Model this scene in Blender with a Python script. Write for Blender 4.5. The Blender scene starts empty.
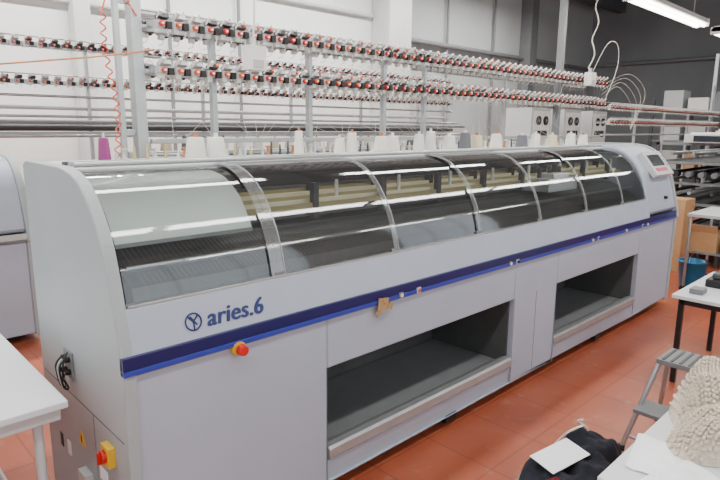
import bpy, bmesh, math, random
from mathutils import Vector, Matrix, noise, Euler, Quaternion
random.seed(7)
R = random.Random(11)

# ------------------------------------------------------------ materials
def lin(c):
    o=[]
    for v in c:
        v=v/255.0
        o.append(v/12.92 if v<=0.04045 else ((v+0.055)/1.055)**2.4)
    return o
M={}
def mat(name,rgb,rough=0.5,metal=0.0,var=0.0,scale=8.0,bump=0.0,rgb2=None,stretch=None,emit=0.0,coat=0.0,spec=None):
    m=bpy.data.materials.new(name); m.use_nodes=True
    nt=m.node_tree; b=nt.nodes['Principled BSDF']
    c=lin(rgb)
    b.inputs['Base Color'].default_value=(*c,1)
    b.inputs['Roughness'].default_value=rough
    b.inputs['Metallic'].default_value=metal
    if coat: b.inputs['Coat Weight'].default_value=coat
    if spec is not None: b.inputs['Specular IOR Level'].default_value=spec
    if emit:
        b.inputs['Emission Color'].default_value=(*c,1); b.inputs['Emission Strength'].default_value=emit
    if var>0 or rgb2 or bump>0:
        tc=nt.nodes.new('ShaderNodeTexCoord'); mp=nt.nodes.new('ShaderNodeMapping')
        nt.links.new(tc.outputs['Object'],mp.inputs['Vector'])
        if stretch: mp.inputs['Scale'].default_value=stretch
        n=nt.nodes.new('ShaderNodeTexNoise'); n.inputs['Scale'].default_value=scale; n.inputs['Detail'].default_value=5
        nt.links.new(mp.outputs['Vector'],n.inputs['Vector'])
        r=nt.nodes.new('ShaderNodeValToRGB')
        r.color_ramp.elements[0].position=0.3; r.color_ramp.elements[1].position=0.7
        c2=lin(rgb2) if rgb2 else [x*(1-var) for x in c]
        r.color_ramp.elements[0].color=(*c2,1); r.color_ramp.elements[1].color=(*c,1)
        nt.links.new(n.outputs['Fac'],r.inputs['Fac']); nt.links.new(r.outputs['Color'],b.inputs['Base Color'])
        if bump>0:
            bp=nt.nodes.new('ShaderNodeBump'); bp.inputs['Strength'].default_value=bump; bp.inputs['Distance'].default_value=0.01
            nt.links.new(n.outputs['Fac'],bp.inputs['Height']); nt.links.new(bp.outputs['Normal'],b.inputs['Normal'])
    M[name]=m; return m
mat('paint',(168,177,193),0.40,0,0.06,3)
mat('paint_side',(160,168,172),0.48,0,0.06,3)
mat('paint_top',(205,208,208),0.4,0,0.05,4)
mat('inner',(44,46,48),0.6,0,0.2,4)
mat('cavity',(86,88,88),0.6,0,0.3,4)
mat('navy',(20,24,84),0.35)
mat('blue',(42,58,160),0.35)
mat('textblue',(22,38,104),0.4)
mat('black',(18,18,20),0.5)
mat('rubber',(30,30,32),0.8)
mat('red',(200,30,22),0.35)
mat('yellow',(225,180,40),0.5)
mat('orange',(210,82,40),0.5)
mat('tan',(170,140,98),0.8,0,0.15,30)
mat('steel',(176,178,180),0.28,0.85,0.1,30,stretch=(1,8,8))
mat('alu',(178,182,184),0.35,0.6,0.1,12)
mat('dsteel',(80,82,84),0.35,0.8,0.2,20)
mat('bed',(96,98,98),0.35,0.7,0.5,60,stretch=(6,.3,.3))
mat('cream',(236,228,196),0.5,0,0.1,10)
mat('bronze',(196,178,128),0.35,0.4)
mat('dgrey',(66,68,70),0.5,0,0.1,10)
mat('mgrey',(120,123,126),0.5,0,0.1,10)
mat('lgrey',(190,193,194),0.45,0,0.05,10)
mat('white',(230,230,226),0.5,0,0.04,10)
mat('plate',(212,218,214),0.35,0,0.04,4)
mat('paper',(246,247,252),0.8)
mat('tabletop',(216,220,226),0.35,0,0.04,5)
mat('yarnwhite',(234,232,226),0.9,0,0.12,120,bump=0.4,stretch=(1,1,6))
mat('yarncream',(216,204,176),0.9,0,0.12,120,bump=0.4,stretch=(1,1,6))
mat('yarnpurple',(150,66,126),0.9,0,0.2,120,bump=0.4,stretch=(1,1,6))
mat('yarngrey',(110,112,120),0.9,0,0.2,120,bump=0.4,stretch=(1,1,6))
mat('conepaper',(190,120,80),0.8)
mat('knit',(222,210,192),0.95,0,0.25,60,bump=0.6)
mat('darkcloth',(28,31,44),0.9,0,0.4,30,bump=0.5)
mat('redcloth',(120,22,34),0.9,0,0.3,30,bump=0.5)
mat('wall',(234,236,234),0.8,0,0,0.7,rgb2=(216,219,218),bump=0.05)
mat('wallgrey',(190,194,194),0.85,0,0,0.6,rgb2=(172,177,179),bump=0.05)
mat('walldark',(138,144,148),0.85,0,0,0.6,rgb2=(118,124,128),bump=0.05)
mat('ceil',(140,143,145),0.8,0,0.15,1)
mat('beam',(90,94,98),0.7,0,0.1,3)
mat('pillar',(206,208,206),0.8,0,0.1,2)
mat('bucket',(38,120,165),0.4)
mat('carton',(186,144,102),0.85,0,0.12,12)
mat('lcd',(30,36,44),0.2)
mat('pink',(205,60,110),0.5)
mat('tube',(255,252,244),0.5,emit=12.0)
mat('wire',(215,212,200),0.5)
def floormat():
    m=mat('floor',(176,94,66),0.36,0,0,2.2,rgb2=(154,76,52),bump=0.02); nt=m.node_tree; b=nt.nodes['Principled BSDF']
    tc=nt.nodes.new('ShaderNodeTexCoord'); br=nt.nodes.new('ShaderNodeTexBrick')
    nt.links.new(tc.outputs['Object'],br.inputs['Vector'])
    br.offset=0; br.inputs['Scale'].default_value=1.0; br.inputs['Brick Width'].default_value=.4; br.inputs['Row Height'].default_value=.4
    br.inputs['Mortar Size'].default_value=.005; br.inputs['Color1'].default_value=(1,1,1,1); br.inputs['Color2'].default_value=(.90,.90,.90,1); br.inputs['Mortar'].default_value=(.60,.58,.58,1)
    src=b.inputs['Base Color'].links[0].from_socket
    mx=nt.nodes.new('ShaderNodeMixRGB'); mx.blend_type='MULTIPLY'; mx.inputs[0].default_value=.8
    n2=nt.nodes.new('ShaderNodeTexNoise'); n2.inputs['Scale'].default_value=9; n2.inputs['Detail'].default_value=8
    nt.links.new(tc.outputs['Object'],n2.inputs['Vector'])
    r2=nt.nodes.new('ShaderNodeValToRGB'); r2.color_ramp.elements[0].position=.60; r2.color_ramp.elements[1].position=.72
    r2.color_ramp.elements[0].color=(0,0,0,1); r2.color_ramp.elements[1].color=(.4,.4,.4,1)
    nt.links.new(n2.outputs['Fac'],r2.inputs['Fac'])
    mw=nt.nodes.new('ShaderNodeMixRGB'); mw.inputs[2].default_value=(.42,.27,.20,1)
    nt.links.new(r2.outputs['Color'],mw.inputs[0]); nt.links.new(src,mw.inputs[1])
    nt.links.new(mw.outputs[0],mx.inputs[1]); nt.links.new(br.outputs['Color'],mx.inputs[2]); nt.links.new(mx.outputs[0],b.inputs['Base Color'])
floormat()
def glassmat(name,tint,rough=0.04,ior=1.5,haze=0.05):
    m=bpy.data.materials.new(name); m.use_nodes=True; nt=m.node_tree
    nt.nodes.clear()
    o=nt.nodes.new('ShaderNodeOutputMaterial'); mx=nt.nodes.new('ShaderNodeMixShader'); mh=nt.nodes.new('ShaderNodeMixShader')
    t=nt.nodes.new('ShaderNodeBsdfTransparent'); t.inputs[0].default_value=(*tint,1)
    df=nt.nodes.new('ShaderNodeBsdfDiffuse'); df.inputs[0].default_value=(.8,.83,.83,1)
    mh.inputs[0].default_value=haze
    nt.links.new(t.outputs[0],mh.inputs[1]); nt.links.new(df.outputs[0],mh.inputs[2])
    g=nt.nodes.new('ShaderNodeBsdfGlossy'); g.inputs['Roughness'].default_value=rough
    g.inputs['Color'].default_value=(.95,.97,1,1)
    f=nt.nodes.new('ShaderNodeFresnel'); f.inputs[0].default_value=ior
    nt.links.new(f.outputs[0],mx.inputs[0]); nt.links.new(mh.outputs[0],mx.inputs[1]); nt.links.new(g.outputs[0],mx.inputs[2])
    nt.links.new(mx.outputs[0],o.inputs[0]); M[name]=m
glassmat('glass',(.88,.91,.91),0.045,1.7,.025)
glassmat('glassedge',(.85,.88,.88),0.10,1.9,.13)

# ------------------------------------------------------------ mesh builder
class MB:
    def __init__(s): s.v=[];s.f=[];s.m=[];s.s=[];s.names=[]
    def mi(s,n):
        if n not in s.names: s.names.append(n)
        return s.names.index(n)
    def add(s,vs,fs,m,smooth=False):
        o=len(s.v); s.v.extend([tuple(v) for v in vs]); k=s.mi(m)
        for f in fs: s.f.append([o+i for i in f]); s.m.append(k); s.s.append(smooth)
    def box(s,x0,x1,y0,y1,z0,z1,m):
        vs=[(x0,y0,z0),(x1,y0,z0),(x1,y1,z0),(x0,y1,z0),(x0,y0,z1),(x1,y0,z1),(x1,y1,z1),(x0,y1,z1)]
        s.add(vs,[(0,3,2,1),(4,5,6,7),(0,1,5,4),(1,2,6,5),(2,3,7,6),(3,0,4,7)],m)
    def obox(s,c,size,rot,m):
        a,b,d=[k/2 for k in size]; E=Euler(rot).to_matrix(); c=Vector(c)
        vs=[c+E@Vector(p) for p in [(-a,-b,-d),(a,-b,-d),(a,b,-d),(-a,b,-d),(-a,-b,d),(a,-b,d),(a,b,d),(-a,b,d)]]
        s.add(vs,[(0,3,2,1),(4,5,6,7),(0,1,5,4),(1,2,6,5),(2,3,7,6),(3,0,4,7)],m)
    def cyl(s,p,q,r,m,seg=10,r2=None,smooth=True):
        p=Vector(p);q=Vector(q); r2=r if r2 is None else r2
        d=(q-p).normalized(); a=d.orthogonal().normalized(); b=d.cross(a)
        vs=[]
        for c,rr in((p,r),(q,r2)):
            for i in range(seg):
                t=2*math.pi*i/seg; vs.append(c+a*rr*math.cos(t)+b*rr*math.sin(t))
        s.add(vs,[(i,(i+1)%seg,seg+(i+1)%seg,seg+i) for i in range(seg)],m,smooth)
        s.add(vs[:seg],[tuple(range(seg))[::-1]],m); s.add(vs[seg:],[tuple(range(seg))],m)
    def tube(s,pts,r,m,seg=6,closed=False):
        pts=[Vector(p) for p in pts]; n=len(pts); vs=[]
        prev=None
        for i,p in enumerate(pts):
            if closed: d=(pts[(i+1)%n]-pts[i-1])
            else: d=pts[min(i+1,n-1)]-pts[max(i-1,0)]
            if d.length<1e-9: d=Vector((0,0,1))
            d.normalize()
            if prev is None: a=d.orthogonal().normalized()
            else:
                a=prev-d*prev.dot(d)
                a=a.normalized() if a.length>1e-6 else d.orthogonal().normalized()
            prev=a; b=d.cross(a)
            for k in range(seg):
                t=2*math.pi*k/seg; vs.append(p+a*r*math.cos(t)+b*r*math.sin(t))
        fs=[]
        for i in range(n if closed else n-1):
            j=(i+1)%n
            for k in range(seg):
                fs.append((i*seg+k,i*seg+(k+1)%seg,j*seg+(k+1)%seg,j*seg+k))
        s.add(vs,fs,m,True)
        if not closed:
            s.add(vs[:seg],[tuple(range(seg))[::-1]],m); s.add(vs[-seg:],[tuple(range(seg))],m)
    def lathe(s,c,prof,m,seg=16):
        c=Vector(c); vs=[]
        for r,z in prof:
            for i in range(seg):
                t=2*math.pi*i/seg; vs.append(c+Vector((r*math.cos(t),r*math.sin(t),z)))
        fs=[(j*seg+i,j*seg+(i+1)%seg,(j+1)*seg+(i+1)%seg,(j+1)*seg+i) for j in range(len(prof)-1) for i in range(seg)]
        s.add(vs,fs,m,True)
        s.add(vs[:seg],[tuple(range(seg))[::-1]],m); s.add(vs[-seg:],[tuple(range(seg))],m)
    def ell(s,c,rad,m,rot=(0,0,0),seg=8,rings=5):
        E=Euler(rot).to_matrix(); c=Vector(c); vs=[]
        for j in range(rings+1):
            ph=math.pi*j/rings
            for i in range(seg):
                t=2*math.pi*i/seg
                vs.append(c+E@Vector((rad[0]*math.sin(ph)*math.cos(t),rad[1]*math.sin(ph)*math.sin(t),rad[2]*math.cos(ph))))
        fs=[(j*seg+i,(j+1)*seg+i,(j+1)*seg+(i+1)%seg,j*seg+(i+1)%seg) for j in range(rings) for i in range(seg)]
        s.add(vs,fs,m,True)
    def prism(s,prof,x0,x1,m,smooth=False):
        n=len(prof)
        vs=[(x0,y,z) for y,z in prof]+[(x1,y,z) for y,z in prof]
        s.add(vs,[(i,(i+1)%n,n+(i+1)%n,n+i) for i in range(n)],m,smooth)
        s.add([(x0,y,z) for y,z in prof],[tuple(range(n))[::-1]],m); s.add([(x1,y,z) for y,z in prof],[tuple(range(n))],m)
    def sheet(s,prof,x0,x1,m):
        n=len(prof)
        vs=[(x0,y,z) for y,z in prof]+[(x1,y,z) for y,z in prof]
        s.add(vs,[(i,i+1,n+i+1,n+i) for i in range(n-1)],m,True)
    def obj(s,name,parent=None,bevel=0,seg=2):
        me=bpy.data.meshes.new(name); me.from_pydata(s.v,[],s.f)
        for n in s.names: me.materials.append(M[n])
        me.polygons.foreach_set('material_index',s.m); me.polygons.foreach_set('use_smooth',s.s)
        bm=bmesh.new(); bm.from_mesh(me)
        bmesh.ops.remove_doubles(bm,verts=bm.verts,dist=1e-6) if bevel else None
        bmesh.ops.recalc_face_normals(bm,faces=bm.faces); bm.to_mesh(me); bm.free(); me.update()
        o=bpy.data.objects.new(name,me); bpy.context.collection.objects.link(o)
        if parent: o.parent=parent
        if bevel:
            md=o.modifiers.new('bevel','BEVEL'); md.width=bevel; md.segments=seg; md.limit_method='ANGLE'; md.angle_limit=math.radians(50)
        return o
def empty(name,loc=(0,0,0)):
    e=bpy.data.objects.new(name,None); e.location=loc; bpy.context.collection.objects.link(e); e.empty_display_size=.1; return e
def smoothcurve(P,n=5):
    out=[]
    for i in range(len(P)-1):
        p0=P[max(i-1,0)];p1=P[i];p2=P[i+1];p3=P[min(i+2,len(P)-1)]
        for k in range(n):
            t=k/n
            out.append(tuple(0.5*((2*b)+(-a+c)*t+(2*a-5*b+4*c-d)*t*t+(-a+3*b-3*c+d)*t**3) for a,b,c,d in zip(p0,p1,p2,p3)))
    out.append(tuple(P[-1])); return out
def offset(prof,d):
    out=[];n=len(prof)
    for i,(y,z) in enumerate(prof):
        a=prof[max(i-1,0)];b=prof[min(i+1,n-1)]
        ty,tz=b[0]-a[0],b[1]-a[1];l=math.hypot(ty,tz) or 1
        out.append((y-tz/l*d,z+ty/l*d))
    return out

# ------------------------------------------------------------ ROOM
X0,X1,Y0,Y1,H=-5.0,16.0,-6.0,6.0,5.03
b=MB(); b.box(X0,X1,Y0,Y1,-.1,0,'floor'); b.obj('floor')
b=MB(); b.box(X0,X1,Y0,Y1,H,H+.1,'ceil'); b.obj('ceiling')
b=MB(); b.box(X0,7.3,Y1,Y1+.15,0,H,'wall'); b.obj('wall_back')
b=MB(); b.box(7.3,X1,Y1,Y1+.15,0,H,'wallgrey'); b.obj('wall_back.001')
b=MB(); b.box(X1,X1+.15,Y0,Y1,0,H,'walldark'); b.obj('wall_right')
def window_wall(name,axis,pos,a0,a1,wins,z0,z1,out):
    b=MB()
    def bx(p,q,za,zb):
        if axis=='y': b.box(p,q,min(pos,pos+out),max(pos,pos+out),za,zb,'wall')
        else: b.box(min(pos,pos+out),max(pos,pos+out),p,q,za,zb,'wall')
    bx(a0,a1,0,z0); bx(a0,a1,z1,H); c=a0
    for p,q in wins: bx(c,p,z0,z1); c=q
    bx(c,a1,z0,z1); b.obj(name)
    for i,(p,q) in enumerate(wins):
        w=MB()
        n=3
        for k in range(n+1):
            t=p+(q-p)*k/n
            if axis=='y': w.box(t-.03,t+.03,pos+out*.5-.03,pos+out*.5+.03,z0,z1,'mgrey')
            else: w.box(pos+out*.5-.03,pos+out*.5+.03,t-.03,t+.03,z0,z1,'mgrey')
        w.obj('window_%s_%d'%(axis,i+1))
fw=[(-3.5,0),(2,5.5),(8,11.5)]  # windows added in the unseen walls to let light in
window_wall('wall_front','y',Y0,X0,X1,fw,1.6,4.2,-.15)
lw=[(-4.5,-1.5),(1,4.5)]
window_wall('wall_left','x',X0,Y0,Y1,lw,1.4,4.0,-.15)
b=MB()
for y in(-4.2,-1.0,2.2,5.2): b.box(X0,X1,y-.1,y+.1,H-.28,H-.001,'beam')
for x in range(-4,16,4): b.box(x-.07,x+.07,Y0,Y1,H-.16,H-.002,'beam')
b.obj('trim_1')
b=MB(); b.box(7.15,7.75,5.55,5.99,0,H-.3,'pillar'); b.obj('concrete_pillar',bevel=.02)
b=MB(); b.box(1.93,2.13,5.8,5.99,0,H-.3,'pillar'); b.obj('concrete_pillar.001',bevel=.01)
b=MB(); b.box(12.2,12.5,5.7,5.99,0,H-.3,'mgrey'); b.obj('steel_column')
b=MB()
for i,y in enumerate((3.1,3.6)): b.cyl((X0+.1,5.93,y),(7.1,5.93,y),.035,'lgrey')
b.cyl((7.8,5.9,3.3),(15.9,5.9,3.3),.05,'mgrey'); b.cyl((7.8,5.9,2.9),(15.9,5.9,2.9),.03,'lgrey')
b.cyl((15.9,-5,3.4),(15.9,5.8,3.4),.05,'mgrey')
for x in (3.2,4.3,9.3,11.0): b.cyl((x,5.93,0.2),(x,5.93,4.6),.025,'mgrey')
b.obj('wall_conduit_pipes')

# ------------------------------------------------------------ knitting machine
HOOD=smoothcurve([(.045,1.058),(.07,1.16),(.115,1.265),(.20,1.385),(.31,1.458),(.45,1.487)],4)
SIDE=smoothcurve([(-.012,.86),(.0,.93),(.034,1.056),(.098,1.268),(.19,1.398),(.30,1.474),(.44,1.502)],5)
def machine(ox,oy,L=5.18,detail=True):
    root=empty('knitting_machine',(ox,oy,0))
    D=.9; CW=.66
    b=MB()
    b.box(.03,.88,0,D-.02,.07,.85,'paint')
    b.box(2.40,2.94,0,D-.02,.07,.85,'paint')
    b.box(4.36,L-.02,0,D-.02,.07,.85,'paint')
    for a,c in((.88,2.40),(2.94,4.36)):
        b.box(a,c,0,D-.02,.615,.85,'paint')
        b.box(a,c,0,.10,.07,.175,'paint')
    b.obj('body',root,bevel=.008)
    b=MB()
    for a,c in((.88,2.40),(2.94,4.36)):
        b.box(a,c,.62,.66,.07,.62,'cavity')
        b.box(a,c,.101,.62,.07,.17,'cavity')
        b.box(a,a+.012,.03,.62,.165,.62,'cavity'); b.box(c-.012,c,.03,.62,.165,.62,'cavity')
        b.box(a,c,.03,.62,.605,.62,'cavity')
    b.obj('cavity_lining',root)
    b=MB()
    for a,c in((.88,2.40),(2.94,4.36)):
        b.prism([(-.006,.175),(-.014,.19),(-.010,.228),(.0,.240),(.03,.243),(.07,.225),(.07,.175)],a+.004,c-.004,'alu')
        b.box(a+.012,c-.012,.07,.60,.19,.20,'mgrey')
    b.obj('tray_ledge',root,bevel=.003)
    b=MB()
    b.box(.08,L-.08,.08,D-.1,.03,.07,'black')  # black slab stands in for the shadow of the base gap
    for x in(.2,1.0,2.67,4.2,L-.25):
        for y in(.1,D-.12): b.cyl((x,y,0),(x,y,.06),.03,'rubber',12)
    for x in(1.8,3.7): b.box(x-.05,x+.05,-.0,.08,.03,.07,'black')
    b.obj('feet_and_gap_shade',root)
    b=MB()
    for x in(.875,2.405,2.67,2.935,4.365): b.box(x-.0015,x+.0015,-.0015,.01,.075,.62,'mgrey')
    b.box(.03,L-.02,-.0015,.01,.838,.841,'mgrey')
    b.obj('front_seams',root)
    b=MB()
    bm_='navy' if detail else 'lgrey'
    b.box(.0,L-.01,-.017,.01,.866,.912,bm_); b.box(.0,L-.01,-.019,.01,.848,.866,'blue' if detail else 'mgrey')
    b.obj('blue_band',root,bevel=.002)
    b=MB()
    b.prism([(-.004,.912),(.006,.95),(.034,1.056),(.09,1.06),(.09,.86),(-.004,.86)],.03,L-CW+.02,'paint')
    b.obj('front_fascia',root,bevel=.003)
    b=MB(); b.box(.05,L-CW,.036,.06,1.054,1.066,'alu'); b.obj('hood_sill',root,bevel=.002)
    # interior
    b=MB()
    b.box(.05,L-CW,.09,.62,.86,1.05,'inner')
    b.box(.05,L-CW,.60,.62,1.05,1.47,'inner')
    b.prism([(.10,1.05),(.12,1.10),(.34,1.20),(.36,1.20),(.36,1.05)],.1,L-CW-.05,'bed')
    b.prism([(.37,1.05),(.37,1.19),(.40,1.20),(.58,1.12),(.58,1.05)],.1,L-CW-.05,'dsteel')
    for i in range(6):
        y=.24+.045*i; z=1.285+.012*i
        b.box(.35,L-CW-.08,y,y+.012,z,z+.024,'cream' if i in(1,3) else ('bronze' if i%2==0 else 'steel'))
    b.cyl((.1,.16,1.16),(L-CW-.02,.16,1.16),.012,'steel'); b.cyl((.1,.54,1.33),(L-CW-.02,.54,1.33),.016,'steel')
    b.box(.1,L-CW-.02,.50,.59,1.20,1.235,'mgrey')
    for x in [1.0+.45*i for i in range(8)]:
        if x>L-CW-.15: break
        b.box(x,x+.03,.23,.26,1.24,1.40,'dgrey'); b.box(x+.1,x+.13,.37,.41,1.24,1.38,'black')
        b.cyl((x+.2,.3,1.32),(x+.2,.3,1.40),.01,'white',6)
    n=int((L-CW-.3)/.02)
    for i in range(n):
        x=.15+.02*i; b.add([(x,.13,1.107),(x+.003,.13,1.107),(x+.003,.335,1.202),(x,.335,1.202)],[(0,1,2,3)],'mgrey')
    b.obj('needle_beds',root)
    b=MB()
    b.box(3.0,3.42,.14,.36,1.22,1.31,'lgrey'); b.box(3.05,3.37,.36,.56,1.22,1.36,'black')
    b.box(3.1,3.32,.16,.30,1.31,1.34,'white'); 
    for x in(3.06,3.2,3.34): b.cyl((x,.25,1.31),(x,.25,1.38),.016,'dgrey',8)
    b.tube(smoothcurve([(3.2,.4,1.36),(3.5,.45,1.42),(3.9,.5,1.38),(4.35,.52,1.25)],5),.014,'black')
    b.obj('carriage',root,bevel=.004)
    b=MB(); P=offset(HOOD,-.02); P=P[8:]; b.sheet(P,.06,.60,'plate')
    b.box(.06,.60,P[0][0]-.004,P[0][0]+.012,P[0][1]-.012,P[0][1]+.002,'alu')
    b.obj('cover_plate',root)
    ribs=[.05,.67,1.35,2.05,2.72,3.38,4.02,L-CW]
    b=MB()
    for i in range(len(ribs)-1):
        off=.0 if i%2==0 else .007
        b.sheet(offset(HOOD,off),ribs[i]-(.02 if i%2 else 0),ribs[i+1]+(.02 if i%2 else 0),'glass')
    b.obj('hood_glass',root)
    b=MB()
    for r in ribs[1:-1]:
        P=offset(HOOD,.0085); Q=offset(HOOD,.012)
        b.prism(P+Q[::-1],r+.018,r+.021,'alu',False)
        b.sheet(offset(HOOD,.009),r-(.045 if r<.7 else .012),r+.018,'glassedge')
    for i in range(1,len(ribs)-1):
        x=ribs[i]; b.box(x-.03,x+.03,.038,.056,1.066,1.080,'mgrey')
    b.obj('hood_ribs',root)
    b=MB()
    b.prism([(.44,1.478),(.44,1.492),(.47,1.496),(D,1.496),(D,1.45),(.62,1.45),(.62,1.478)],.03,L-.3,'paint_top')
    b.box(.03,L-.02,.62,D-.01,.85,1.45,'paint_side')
    b.obj('rear_cover',root,bevel=.002)
    b=MB(); b.cyl((.06,.47,1.505),(L-CW,.47,1.505),.010,'steel'); b.box(.06,L-CW,.50,.53,1.496,1.515,'alu')
    b.box(.06,L-CW,.58,.60,1.496,1.51,'dgrey')
    b.obj('hood_rail',root)
    prof=[(-.006,.05)]+SIDE+[(D-.05,1.506),(D,1.49),(D,.05)]
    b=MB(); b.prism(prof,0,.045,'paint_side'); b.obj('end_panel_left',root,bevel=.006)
    S2=offset(SIDE,.018)
    prof=[(-.01,.05),(-.016,.84)]+[p for p in S2]+[(D-.05,1.52),(D,1.50),(D,.05)]
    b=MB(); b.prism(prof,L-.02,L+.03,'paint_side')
    S3=offset(SIDE,.006)
    prof=[(.02,.92)]+[(y,z) for y,z in S3[6:]]+[(.6,1.508),(.6,.92)]
    b.prism(prof,L-CW,L-.019,'paint'); b.obj('end_cap_right',root,bevel=.01)
    if detail:
        b=MB()
        c=Vector((L-.29,.115,1.345)); rx=-math.radians(38)
        b.obox(c,(.42,.045,.25),(rx,0,0),'lgrey')
        n=Euler((rx,0,0)).to_matrix()@Vector((0,-1,0)); u=Euler((rx,0,0)).to_matrix()@Vector((0,0,1))
        b.obox(c+n*.024+u*.028-Vector((.02,0,0)),(.28,.006,.12),(rx,0,0),'lcd')
        b.obox(c+n*.024-u*.068-Vector((.02,0,0)),(.26,.006,.034),(rx,0,0),'pink')
        for i in range(4): 
            q=c+n*.022+Vector((.17,0,0))+u*(-.03+.03*i); b.cyl(q,q+n*.006,.009,'mgrey',8)
        q=Vector((L-.25,.0,1.0)); b.cyl(q+Vector((0,.04,.05)),q+Vector((0,.0,.05)),.014,'black',10)
        b.obj('control_console',root,bevel=.005)
    b=MB()
    b.cyl((.43,.0,.835),(.43,-.022,.835),.028,'yellow',20); b.cyl((.43,-.02,.835),(.43,-.035,.835),.014,'red',16)
    b.cyl((.43,-.032,.835),(.43,-.055,.835),.022,'red',20,r2=.018)
    for x,m in((1.33,'white'),(1.46,'orange'),(2.3,'white'),(2.38,'black'),(3.4,'white'),(3.5,'blue'),(4.0,'white'),(4.35,'blue'),(4.45,'white')):
        b.cyl((x,-.018,.862),(x,-.028,.862),.009,m,12)
        b.box(x-.014,x+.014,-.022,-.010,.848,.876,'lgrey' if m!='white' else 'mgrey')
    b.obj('front_buttons',root)
    if detail:
        b=MB()
        b.obox((1.20,-.025,.845),(.065,.006,.06),(0,.12,0),'tan'); b.obox((1.245,-.027,.83),(.03,.007,.03),(0,.5,0),'tan')
        b.obox((1.17,-.027,.808),(.035,.006,.02),(0,-.3,0),'tan'); b.obox((1.21,-.029,.86),(.03,.006,.02),(0,.8,0),'tan')
        b.obj('masking_tape',root)
        # lettering: regular glyphs thickened by stacked shifted copies
        t=bpy.data.curves.new('logo','FONT'); t.body='aries.6'; t.size=.088; t.shear=.2; t.extrude=.0008; t.space_character=1.04
        to=bpy.data.objects.new('tmp',t); bpy.context.collection.objects.link(to); bpy.context.view_layer.update()
        src=bpy.data.meshes.new_from_object(to.evaluated_get(bpy.context.evaluated_depsgraph_get()))
        bpy.data.objects.remove(to)
        tl=math.atan2(.028,.106)
        b=MB()
        for k,(dx,dy) in enumerate([(0,0),(.0018,0),(.0036,0),(.0054,0),(.0018,.0012),(.0036,-.0010)]):
            b.add([(v.co.x+dx,v.co.y+dy,v.co.z+.00008*k) for v in src.vertices],[tuple(p.vertices) for p in src.polygons],'textblue')
        lo=b.obj('logo_lettering',root)
        lo.rotation_euler=(math.pi/2-tl,0,0); lo.location=(.312,.0046-.0030,.945)
        b=MB(); cc=Vector((.265,.0125-.004,.972)); uu=Vector((0,math.sin(tl),math.cos(tl)))
        b.tube([cc+Vector((math.cos(a),0,0))*.030+uu*.030*math.sin(a) for a in [2*math.pi*i/28 for i in range(28)]],.003,'textblue',6,True)
        for d in((-.02,.022),(.02,.022),(0,-.028)): b.tube([cc+Vector((d[0]*.0,0,0)),cc+Vector((d[0],0,0))+uu*d[1]],.003,'textblue',6)
        b.tube([cc+Vector((-.01,0,0))+uu*.02,cc+Vector((.012,0,0))-uu*.012],.003,'textblue')
        b.obj('logo_emblem',root)
        b=MB()
        b.box(-.002,.001,.02,.88,.600,.604,'dgrey'); b.box(-.002,.001,.30,.303,.06,.60,'mgrey')
        b.box(-.025,0,.11,.18,.475,.55,'yellow'); b.cyl((-.025,.145,.512),(-.04,.145,.512),.024,'red',18); b.box(-.05,-.04,.138,.152,.49,.535,'red')
        b.obj('main_switch',root,bevel=.003)
        b=MB()
        def tri(y,z,r):
            b.add([(-.003,y-r,z-r*.6),(-.003,y+r,z-r*.6),(-.003,y,z+r*1.1),(.001,y-r,z-r*.6),(.001,y+r,z-r*.6),(.001,y,z+r*1.1)],[(0,1,2),(3,5,4),(0,3,4,1),(1,4,5,2),(2,5,3,0)],'yellow')
            b.box(-.0045,-.003,y-.004,y+.004,z-.012,z+.018,'black')
        tri(.45,.44,.036); b.box(-.003,.001,.24,.28,.42,.45,'yellow'); b.box(-.0035,.001,.20,.27,.36,.41,'paper')
        b.box(-.003,.001,.6,.64,.30,.36,'white'); b.box(-.003,.001,.7,.73,.30,.36,'black'); 
        b.obj('warning_labels',root)
        b=MB()
        b.box(-.008,0,.47,.56,.68,.79,'mgrey')
        for y,z in((.495,.71),(.535,.71),(.495,.76),(.535,.76)): b.cyl((-.008,y,z),(-.026,y,z),.011,'black',12)
        for k in range(3):
            b.tube(smoothcurve([(-.026,.5+.02*k,.76),(-.045,.50+.02*k,.73),(-.04,.48+.02*k,.66),(-.015,.51+.015*k,.64),(-.03,.54,.68+.02*k)],4),.004,'black' if k!=1 else 'lgrey')
        b.tube(smoothcurve([(-.02,.53,.69),(-.045,.46,.71),(-.04,.46,.77),(-.015,.49,.79)],4),.004,'black')
        b.cyl((0,.28,.30),(-.02,.28,.30),.03,'lgrey',14); b.box(-.03,0,.36,.44,.27,.33,'lgrey')
        b.obj('cable_connectors',root,bevel=.002)
    return root
machine(0,0)
m2=machine(-4.66,3.0,detail=False); m2.scale=(1,1,.93)
m3=machine(1.6,3.0,detail=False); m3.scale=(1,1,.93)

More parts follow.
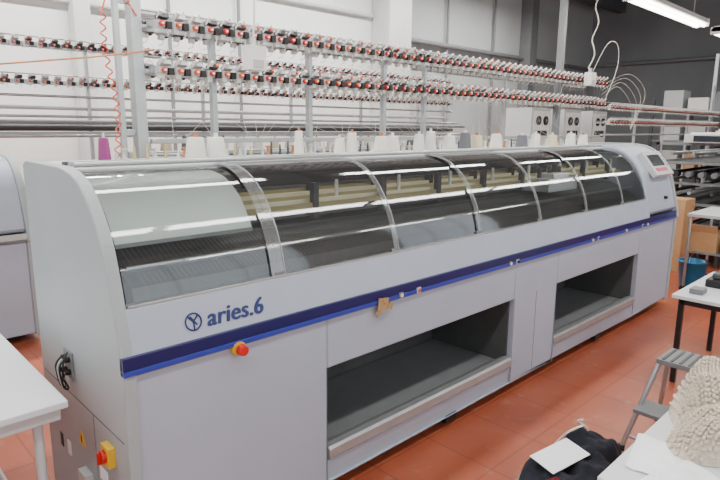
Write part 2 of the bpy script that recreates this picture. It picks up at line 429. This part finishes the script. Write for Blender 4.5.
# ------------------------------------------------------------ creels
def unit(b,x,y,z,s,k):
    b.box(x-.034,x+.034,y,y+s*.05,z-.018,z+.014,'lgrey' if k%3 else 'dgrey')
    b.cyl((x-.012,y+s*.05,z-.002),(x-.012,y+s*.066,z-.002),.0130,'orange' if k%2==0 else 'red',10)
    b.cyl((x-.012,y+s*.066,z-.002),(x-.012,y+s*.072,z-.002),.006,'white',8)
    b.box(x+.006,x+.032,y+s*.045,y+s*.072,z-.024,z+.008,'black')
    b.obox((x,y+s*.035,z+.030),(.055,.035,.02),(s*.4,0,.1),'dgrey' if k%2 else 'lgrey')
    b.obox((x-.02,y+s*.055,z+.038),(.016,.05,.012),(s*.6,0,0),'white')
    if k<3: b.obox((x+.018,y+s*.05,z+.036),(.014,.02,.014),(s*.6,0,0),'orange')
    b.tube([(x+.022,y+s*.03,z+.02),(x+.024,y+s*.045,z+.055),(x+.01,y+s*.06,z+.062),(x,y+s*.07,z+.05)],.0022,'steel',4)
    b.tube([(x+.01,y+s*.05,z-.02),(x+.012,y+s*.07,z-.055),(x-.005,y+s*.085,z-.06)],.002,'wire',4)
    b.box(x-.03,x-.004,y+s*.01,y+s*.04,z-.040,z-.018,'white')
def creel(x0,x1,y,posts,zl=1.91,zt=2.12,step=.085,tall=None,double=True,extra=()):
    root=empty('yarn_creel',(0,0,0))
    b=MB()
    for z in(zl,zt):
        b.box(x0,x1,y-.012,y+.012,z-.015,z+.015,'alu'); b.box(x0,x1,y+.13,y+.15,z-.015,z+.015,'alu')
        b.cyl((x0,y+.07,z+.07),(x1,y+.07,z+.07),.006,'steel',6)
        n=int((x1-x0)/.6)
        for i in range(n+1): b.box(x0+.6*i,x0+.6*i+.02,y,y+.14,z-.022,z-.012,'alu')
    for z,yy,r,m in extra: b.cyl((x0,y+yy,z),(x1,y+yy,z),r,m,10)
    b.obj('rails',root)
    b=MB()
    for z in(zl,zt):
        n=int((x1-x0-.06)/step)
        for i in range(n):
            x=x0+.05+i*step
            unit(b,x,y-.012,z+R.uniform(-.003,.003),-1,R.randint(0,5))
            if double: unit(b,x+.03,y+.15,z+R.uniform(-.003,.003),1,R.randint(0,5))
    b.obj('yarn_tensioners',root)
    b=MB()
    for i,x in enumerate(posts):
        top=zt+.03
        w=.018
        if i==0: w=.032; top=3.1
        if tall and i in tall: top=3.1;w=.03
        b.box(x-w/1.2,x+w/1.2,y+.03,y+.03+2*w,0,top,'alu' if i==0 or not tall or i not in tall else 'mgrey')
        if i==0: b.box(x-.10,x-.075,y+.04,y+.07,0,2.5,'alu'); b.box(x-.1,x,y+.05,y+.06,1.6,1.63,'alu'); b.box(x-.1,x,y+.05,y+.06,2.2,2.23,'alu')
    b.box(x0,x1,y+.02,y+.05,1.56,1.585,'alu'); b.box(x0,x1,y+.02,y+.05,.5,.54,'alu')
    b.obj('posts',root,bevel=.003)
    return root
cr=creel(.60,5.65,.96,[.56,.96,1.61,2.26,2.69,3.76,4.72],tall=[6])
EX=((1.62,0,.03,'dgrey'),(1.72,-.1,.012,'steel'),(1.80,.1,.02,'lgrey'),(1.90,0,.012,'steel'),(1.55,-.2,.015,'steel'),(1.67,-.25,.02,'mgrey'))
creel(-4.5,7.0,4.0,[-4.4,-2,-.9,.2,1.4,2.6,3.8,5.0,6.2,6.9],zl=2.02,zt=2.34,step=.105,double=False,extra=EX)
creel(7.4,12.6,1.7,[12.4,8.6,9.8,11.0],zl=1.75,zt=1.95,step=.1,double=False)

def hangbox(x,y,z,top,curl=False):
    b=MB(); b.box(x-.05,x+.05,y-.04,y+.03,z-.06,z+.06,'white'); b.box(x-.03,x+.03,y-.046,y-.04,z-.05,z-.01,'lgrey'); b.cyl((x,y,z+.06),(x,y,z+.1),.014,'lgrey')
    if curl:
        pts=[(x+.02*math.sin(i*.9)+.05*math.sin(i*.12),y+.02*math.cos(i*.9),z+.1+(top-z-.1)*i/60) for i in range(61)]
        b.tube(pts,.006,'wire',5)
    else: b.tube(smoothcurve([(x,y,z+.1),(x+.01,y,z+.3),(x-.01,y,z+.6),(x,y,top)],5),.006,'wire',5)
    b.obj('junction_box')
hangbox(1.08,.80,1.99,4.74)
hangbox(4.90,.80,2.12,4.74,True)
b=MB()
pts=[(.40+.012*math.sin(i*1.1)+.02*math.sin(i*.07),.93+.012*math.cos(i*1.1),1.50+.65*i/80+.0) for i in range(81)]
b.tube(pts,.0035,'orange',5); b.tube(smoothcurve([pts[-1],(.42,.95,2.22),(.50,1.0,2.24),(.56,.98,2.15)],5),.0035,'orange',5)
b.obj('coiled_air_hose',cr)
b=MB()
for i in range(60):
    x=.75+i*.08
    z0=R.choice((1.88,2.09))
    b.tube([(x,.90,z0),(x+R.uniform(-.15,.15),.93,1.7),(x+R.uniform(-.2,.2),.80,1.58)],.0009,'wire',3)
for i in range(4):
    b.tube(smoothcurve([(5.5,.94,1.95+.05*i),(5.8+.1*i,.9,2.1+.05*i),(6.1+.12*i,.85,1.9+.05*i),(6.0,.8,1.65)],6),.0013,'wire',4)
b.tube(smoothcurve([(5.2,.94,2.15),(5.45,.9,2.5),(5.7,.9,2.52),(5.75,.9,2.3),(5.6,.94,1.95)],6),.003,'wire',4)
b.tube(smoothcurve([(.62,.95,2.0),(.2,.9,1.92),(-.4,.9,1.85),(-1.2,1.1,1.92)],6),.004,'conepaper',5)
b.obj('loose_yarns',cr)

# ------------------------------------------------------------ yarn cones
def cone(b,x,y,z,h,r,m):
    b.lathe((x,y,z),[(r*.98,0),(r,.01),(r*.76,h*.93),(r*.64,h),(r*.2,h*1.0)],m,14)
    b.lathe((x,y,z),[(r*.25,h*.9),(r*.2,h+.02)],'conepaper' if R.random()<.4 else 'white',8)
def cones(items,y,z,name='yarn_cones'):
    b=MB()
    for x,h,r,m in items: cone(b,x,y+R.uniform(-.03,.03),z,h,r,m)
    return b.obj(name)
W,C,P,G='yarnwhite','yarncream','yarnpurple','yarngrey'
cones([(.27,.10,.026,P),(.70,.10,.05,W),(.80,.10,.05,W),(1.32,.13,.028,W),(1.62,.09,.035,W),(1.74,.12,.035,W),(1.95,.10,.05,W),(2.08,.10,.05,W),(2.3,.11,.04,W),(2.42,.13,.04,W),(2.62,.10,.05,W),(2.85,.12,.045,G),(3.0,.10,.05,C),(3.3,.11,.05,W),(3.6,.10,.05,G),(3.8,.11,.045,W),(4.1,.10,.05,C),(4.5,.11,.05,W),(4.75,.10,.05,W)],.74,1.497)
b=MB()
for i in range(86):
    x=.35+i*.053+R.uniform(-.01,.01); h=R.uniform(.03,.075); y=.84+R.uniform(-.02,.04)
    b.cyl((x,y,1.497),(x,y,1.496+h),.009,R.choice(['white','yarncream','lgrey','dgrey','bronze']),6,r2=.004)
    if i%3==0: b.lathe((x+.03,y-.01,1.497),[(.018,0),(.018,.006),(.008,.01),(.008,.04),(.016,.045),(.016,.05)],R.choice(['white','lgrey','conepaper']),8)
b.obj('bobbins')
def rack(items_n,x0,x1,y,z):
    its=[]
    for i in range(items_n): its.append((x0+(x1-x0)*(i+.5)/items_n,R.uniform(.10,.16),R.uniform(.05,.07),R.choice([W,W,C,G,W])))
    cones(its,y,z)
rack(20,-3.6,.4,3.78,1.392); rack(22,1.7,6.5,3.78,1.392)

def cabinet(x,y,z0=0):
    b=MB(); b.box(x,x+.62,y,y+.5,z0+.05,1.98,'lgrey'); b.box(x+.04,x+.58,y-.012,y,1.1,1.93,'white')
    for k in(.2,.43): 
        b.cyl((x+k,y-.012,1.78),(x+k,y-.03,1.78),.075,'black',18); b.cyl((x+k,y-.03,1.78),(x+k,y-.034,1.78),.03,'mgrey',12)
    b.box(x+.1,x+.5,y-.02,y-.012,1.5,1.62,'lcd'); b.box(x+.05,x+.58,y+.03,y+.47,0,.05,'black')
    for k in range(5): b.box(x-.004,x,y+.1,y+.4,1.3+.05*k,1.32+.05*k,'dgrey')
    b.obj('control_cabinet',bevel=.006)
cabinet(7.9,3.1); cabinet(9.0,3.1); cabinet(10.1,3.1)
wr=empty('yarn_winding_rack')
b=MB()
for x in(7.2,8.8,10.4,12.0):
    for y in(-.6,.1,.9): b.box(x-.02,x+.02,y-.02,y+.02,0,1.5,'dgrey')
for z in(.25,.50,.75,1.0,1.25,1.48):
    b.box(7.18,12.02,-.62,-.58,z-.015,z+.015,'mgrey'); b.box(7.18,12.02,.88,.92,z-.015,z+.015,'mgrey')
    b.box(7.18,7.22,-.6,.9,z-.015,z+.015,'mgrey')
for z in(.25,.75,1.25): b.box(7.2,12,-.58,.88,z-.02,z-.012,'dgrey')
b.obj('frame',wr)
b=MB()
for z in(.36,.62,.88,1.12,1.36):
    for y in(-.5,-.25,0,.25,.5,.75):
        b.cyl((7.24,y,z),(11.9,y,z),.022,R.choice(['dsteel','lgrey','dgrey','steel']),8)
for k in range(22):
    x=7.3+.2*k; b.cyl((x,-.52,.8+.5*(k%2)),(x+.12,-.52,.8+.5*(k%2)),.05,R.choice(['yarnwhite','yarngrey','yarncream','black']),12)
for k in range(10):
    y=-.5+.14*k; b.cyl((7.16,y,1.12),(7.05,y,1.12),.035,R.choice(['yarngrey','yarnwhite','black']),10)
b.obj('rods_and_spools',wr)
b=MB()
b.box(7.0,7.55,-.1,.55,1.501,1.60,'lgrey'); b.box(6.99,7.0,.0,.45,1.515,1.585,'lcd'); b.box(7.05,7.5,-.05,.5,1.60,1.62,'white')
b.obj('rack_console',wr,bevel=.005)
rack(16,7.8,11.9,.45,1.497)
b=MB()
for x in(12.8,15.4):
    for y in(-1.5,3.0): b.box(x-.03,x+.03,y-.03,y+.03,0,2.3,'dgrey')
for z in(.2,.8,1.4,2.0): b.box(12.78,15.42,-1.52,3.02,z,z+.03,'mgrey')
for z in(.23,.83,1.43,2.03):
    for i in range(9):
        yy=-1.4+i*.48; b.box(12.85,13.3,yy,yy+.38,z,z+R.uniform(.25,.45),R.choice(['dgrey','carton','white','mgrey','lgrey']))
b.obj('storage_shelving',bevel=.003)

# ------------------------------------------------------------ lamps
def lamp(x0,x1,y,z,e=40):
    root=empty('fluorescent_lamp',(0,0,0))
    b=MB(); b.prism([(y-.09,z+.01),(y-.05,z+.07),(y+.05,z+.07),(y+.09,z+.01),(y+.08,z+.005),(y-.08,z+.005)],x0,x1,'white')
    for x in(x0,x1-.02): b.box(x,x+.02,y-.09,y+.09,z-.03,z+.06,'white')
    for x in(x0+.3,x1-.3): b.cyl((x,y,z+.07),(x,y,H-.001),.006,'mgrey',6)
    b.obj('housing',root)
    b=MB()
    for d in(-.04,.04): b.cyl((x0+.02,y+d,z-.018),(x1-.02,y+d,z-.018),.018,'tube',10)
    b.obj('tubes',root)
    l=bpy.data.lights.new('lamp_light','AREA'); l.shape='RECTANGLE'; l.size=x1-x0-.1; l.size_y=.14; l.energy=e; l.color=(1,.98,.93)
    lo=bpy.data.objects.new('lamp_light',l); lo.location=((x0+x1)/2,y,z-.045); bpy.context.collection.objects.link(lo); lo.parent=root
for x in(-3.1,-.3,2.5,5.3,8.1,10.9): lamp(x,x+2.1,.63,2.9,25)
for x in(-3.1,-.95,1.2,3.35,5.5,7.65): lamp(x,x+2.1,-1.15,3.0,20)
for x in(-3.1,-.3,2.5,5.3,8.1): lamp(x,x+2.1,-4.0,3.1,12)
for x in(-3.6,-1.0,1.6,4.2,6.8,8.95): lamp(x,x+2.1,4.4,4.4,165 if x<6 else 100)  # unseen row above the view, added to brighten the back wall
def win(loc,rot,sx,sy,e):
    l=bpy.data.lights.new('daylight_fill','AREA'); l.shape='RECTANGLE'; l.size=sx; l.size_y=sy; l.energy=e; l.color=(.88,.94,1)  # area light added at an unseen window to fill the room
    o=bpy.data.objects.new('daylight_fill',l); o.location=loc; o.rotation_euler=rot; bpy.context.collection.objects.link(o)
for p,q in fw: win(((p+q)/2,Y0+.02,2.9),(math.radians(90),0,0),q-p,2.6,52)
for p,q in lw: win((X0+.02,(p+q)/2,2.7),(0,math.radians(-90),0),2.6,q-p,34)

# ------------------------------------------------------------ left table
b=MB()
b.box(-1.35,-.12,.16,1.75,.725,.75,'tabletop'); b.box(-1.33,-.14,.18,1.73,.68,.725,'lgrey')
tt=b.obj('work_table',bevel=.004)
b=MB()
for x in(-1.29,-.20):
    for y in(.24,1.67): b.cyl((x,y,0),(x,y,.70),.016,'lgrey',12)
b.cyl((-.2,.24,.15),(-.2,1.67,.15),.01,'lgrey')
b.obj('table_legs',tt)

t2=empty('side_table')
b=MB(); b.box(3.30,4.2,-1.55,-.61,.58,.605,'tabletop'); b.obj('top',t2,bevel=.004)
b=MB()
for x in(3.35,4.15):
    for y in(-1.5,-.66): b.box(x-.015,x+.015,y-.015,y+.015,0,.58,'black')
b.box(3.35,4.15,-.675,-.645,.54,.58,'black'); b.box(3.335,3.365,-1.5,-.66,.54,.58,'black')
b.obj('legs',t2)
b=MB(); b.box(3.66,3.94,-.98,-.70,.606,.66,'black'); b.box(3.69,3.91,-.95,-.73,.66,.70,'dgrey')
b.obj('tool_case',bevel=.01)
b=MB(); b.box(3.42,3.60,-.98,-.9,.606,.63,'paper'); b.box(3.4,3.5,-.76,-.68,.606,.64,'mgrey'); b.obj('paper_stack',bevel=.004)

tr=empty('service_trolley')
b=MB()
b.box(5.75,6.55,-.55,.06,.79,.82,'lgrey'); b.box(5.77,6.53,-.53,.04,.42,.435,'mgrey')
for x in(5.78,6.52):
    for y in(-.52,.03): b.cyl((x,y,.06),(x,y,.79),.014,'steel'); b.cyl((x-.012,y,.035),(x+.012,y,.035),.035,'rubber',12)
b.obj('frame',tr,bevel=.002)
b=MB(); b.box(5.84,6.2,-.5,-.28,.436,.56,'dgrey'); b.box(5.88,6.16,-.48,-.3,.56,.6,'mgrey'); b.obj('tool_tray',tr,bevel=.004)
b=MB(); b.box(5.80,6.1,-.22,.02,.436,.64,'carton'); b.obox((5.79,-.1,.67),(.006,.24,.09),(0,-.4,0),'carton'); b.obox((5.95,-.23,.67),(.3,.006,.09),(.5,0,0),'carton'); b.obj('cardboard_box',tr)
BX,BY=5.92,-.0
b=MB(); b.lathe((BX,BY,0),[(.10,0),(.105,.01),(.135,.30),(.145,.30),(.145,.315),(.125,.315),(.10,.03),(.01,.03)],'bucket',20)
b.tube([(BX+.14*math.cos(a),BY,.30+.10*math.sin(a)) for a in [math.pi*i/12 for i in range(13)]],.004,'steel'); b.obj('bucket')
b=MB(); b.box(6.65,7.0,.35,.72,.001,.85,'carton'); b.box(6.64,6.65,.5,.56,.001,.85,'tan'); b.obj('cardboard_box')

# ------------------------------------------------------------ step stool
st=empty('step_stool')
b=MB()
b.box(2.34,2.56,-1.03,-.86,.485,.51,'mgrey')
for y in(-.865,-1.025):
    s=1 if y>-1 else -1
    b.tube([(2.38,y,.485),(2.25,y+s*.10,.012)],.013,'alu',8); b.tube([(2.52,y,.485),(2.72,y+s*.08,.012)],.013,'alu',8)
    b.cyl((2.25,y+s*.10,0),(2.25,y+s*.10,.03),.018,'rubber'); b.cyl((2.72,y+s*.08,0),(2.72,y+s*.08,.03),.018,'rubber')
b.box(2.23,2.39,-1.08,-.81,.235,.255,'mgrey')
b.cyl((2.27,-1.10,.08),(2.27,-.78,.08),.009,'alu'); b.cyl((2.69,-1.09,.1),(2.69,-.80,.1),.009,'alu')
for i in range(4): b.box(2.35,2.55,-1.015+i*.04,-1.0+i*.04,.51,.514,'dgrey')
b.obj('frame',st,bevel=.002)

# ------------------------------------------------------------ foreground garment table
g=empty('garment_table')
b=MB(); b.box(.98,2.10,-1.85,-1.15,.575,.60,'tabletop'); b.obj('top',g,bevel=.004)
b=MB()
for x in(1.03,2.05):
    for y in(-1.8,-1.2): b.cyl((x,y,0),(x,y,.576),.018,'lgrey')
b.obj('legs',g)
b=MB()
for k,(x0,y0,a,w,h) in enumerate([(1.22,-1.24,.2,.24,.15),(1.12,-1.38,-.3,.22,.2),(1.28,-1.55,.5,.3,.22)]):
    N=12;vs=[];fs=[]
    for j in range(N+1):
        for i in range(N+1):
            px=(i/N-.5)*w; py=(j/N-.5)*h; x=x0+px*math.cos(a)-py*math.sin(a); y=y0+px*math.sin(a)+py*math.cos(a)
            vs.append((x,y,.602+.003*k+.018*abs(noise.noise(Vector((x*14,y*14,k))))))
    for j in range(N):
        for i in range(N): fs.append((j*(N+1)+i,j*(N+1)+i+1,(j+1)*(N+1)+i+1,(j+1)*(N+1)+i))
    b.add(vs,fs,'paper',False)
b.obj('pattern_sheets',g)
def heap(b,c,rx,ry,h,m,seed,rings=26,seg=56,amp=.03,freq=7,p=2.4,skirt=0):
    vs=[];fs=[]
    for j in range(rings+1):
        r=j/rings
        for i in range(seg):
            t=2*math.pi*i/seg
            w=1+.16*noise.noise(Vector((math.cos(t)*1.5,math.sin(t)*1.5,seed)))
            x=c[0]+rx*r*w*math.cos(t); y=c[1]+ry*r*w*math.sin(t)
            nz=noise.noise(Vector((x*freq,y*freq,seed)))+.5*noise.noise(Vector((x*freq*2.3,y*freq*2.3,seed+5)))
            fold=abs(noise.noise(Vector((x*freq*.8+seed,y*freq*.8,3.3))))*2
            z=c[2]+h*(1-r**p)+amp*(nz+.6*(1-fold))*(1-r**6)-skirt*max(0,r-.8)/.2
            vs.append((x,y,max(z,c[2]-skirt)))
    for j in range(rings):
        for i in range(seg): fs.append((j*seg+i,j*seg+(i+1)%seg,(j+1)*seg+(i+1)%seg,(j+1)*seg+i))
    b.add(vs,fs,m,True)
    return vs
# dark clothes draped over a low stool (stool and clothes are one draped group)
b=MB(); b.box(1.00,1.34,-1.08,-.80,.33,.36,'mgrey')
for x in(1.03,1.31):
    for y in(-1.05,-.83): b.cyl((x,y,0),(x,y,.33),.014,'mgrey')
ls=b.obj('low_stool')
b=MB()
heap(b,(1.22,-.97,.365),.33,.18,.08,'darkcloth',2.0,amp=.05,freq=11,skirt=.22)
heap(b,(1.38,-.97,.37),.16,.12,.13,'darkcloth',8.0,amp=.05,freq=13,skirt=.1)
heap(b,(1.06,-.97,.37),.11,.08,.08,'redcloth',4.0,amp=.03,freq=12,skirt=.1)
b.tube(smoothcurve([(1.40,-.91,.54),(1.43,-.88,.51),(1.47,-.91,.47),(1.49,-.89,.41)],5),.004,'white')
b.tube(smoothcurve([(1.34,-.94,.55),(1.31,-.91,.53),(1.32,-.87,.48),(1.29,-.85,.44)],5),.004,'white')
b.obj('dark_garments')
b=MB(); b.obox((1.19,-.93,.485),(.19,.11,.003),(.1,-.1,-.25),'paper'); b.obj('paper_tag')
# cream chunky knit, loosely dropped in overlapping lobes
b=MB()
LOBES=[(1.64,-1.275,.20,.13,.18),(1.42,-1.33,.15,.11,.10),(1.80,-1.42,.22,.18,.17),(1.52,-1.42,.16,.12,.14)]
def knit_lobe(KX,KY,KA,KB,KH0,seed,ang):
    ca,sa=math.cos(ang),math.sin(ang)
    def edge(t): return 1+.14*noise.noise(Vector((math.cos(t)*1.3,math.sin(t)*1.3,seed)))
    def pt(u,v):
        t=math.atan2(v,u); r=min(1,math.hypot(u,v)); w=edge(t)
        px,py=KA*u*w,KB*v*w; x=KX+px*ca-py*sa; y=KY+px*sa+py*ca
        z=.604+KH0*(1-r**2.8)*(1+.5*noise.noise(Vector((x*9,y*9,seed))))+.045*abs(noise.noise(Vector((x*12,y*12,seed+2))))*(1-r)
        return Vector((x,y,z))
    vs=[];fs=[]
    for j in range(23):
        for i in range(44):
            r=j/22;t=2*math.pi*i/44; p=pt(r*math.cos(t),r*math.sin(t)); p.z=max(.602,p.z-.006); vs.append(p)
    for j in range(22):
        for i in range(44): fs.append((j*44+i,j*44+(i+1)%44,(j+1)*44+(i+1)%44,(j+1)*44+i))
    b.add(vs,fs,'knit',True)
    rows=int(2*KB/.021); n=int(2*KA/.013)
    for i in range(rows):
        v=-.97+1.94*i/max(1,rows-1)
        for j in range(n):
            u=-.98+1.96*j/(n-1); vv=v+.14*math.sin(u*3+seed)
            if u*u+vv*vv>.97: continue
            for sg in(-1,1):
                v2=vv+sg*.0052/KB
                if u*u+v2*v2>.98: continue
                p=pt(u,v2); q=pt(u+.03,v2+sg*.02); d=(q-p).normalized()
                qt=d.to_track_quat('X','Z').to_euler()
                b.ell((p.x,p.y,max(.612,p.z)+.002),(.0105,.0060,.0065),'knit',tuple(qt),6,4)
for k,l in enumerate(LOBES): knit_lobe(*l,1.7*k+1,.3-.6*k)
b.obj('knitted_blanket')

# ------------------------------------------------------------ world + camera
w=bpy.data.worlds.new('World'); bpy.context.scene.world=w; w.use_nodes=True
w.node_tree.nodes['Background'].inputs[0].default_value=(.85,.92,1,1); w.node_tree.nodes['Background'].inputs[1].default_value=1.0
cam=bpy.data.cameras.new('camera'); co=bpy.data.objects.new('camera',cam); bpy.context.collection.objects.link(co)
cam.sensor_width=36; cam.lens=28.9; cam.clip_start=.05
yaw=math.radians(45.8); th=math.radians(11.06)
d=Vector((math.cos(yaw)*math.cos(th),math.sin(yaw)*math.cos(th),-math.sin(th)))
q=d.to_track_quat('-Z','Y')@Quaternion((0,0,1),math.radians(0.5))
co.location=(-.67,-1.79,1.65); co.rotation_euler=q.to_euler()
bpy.context.scene.camera=co
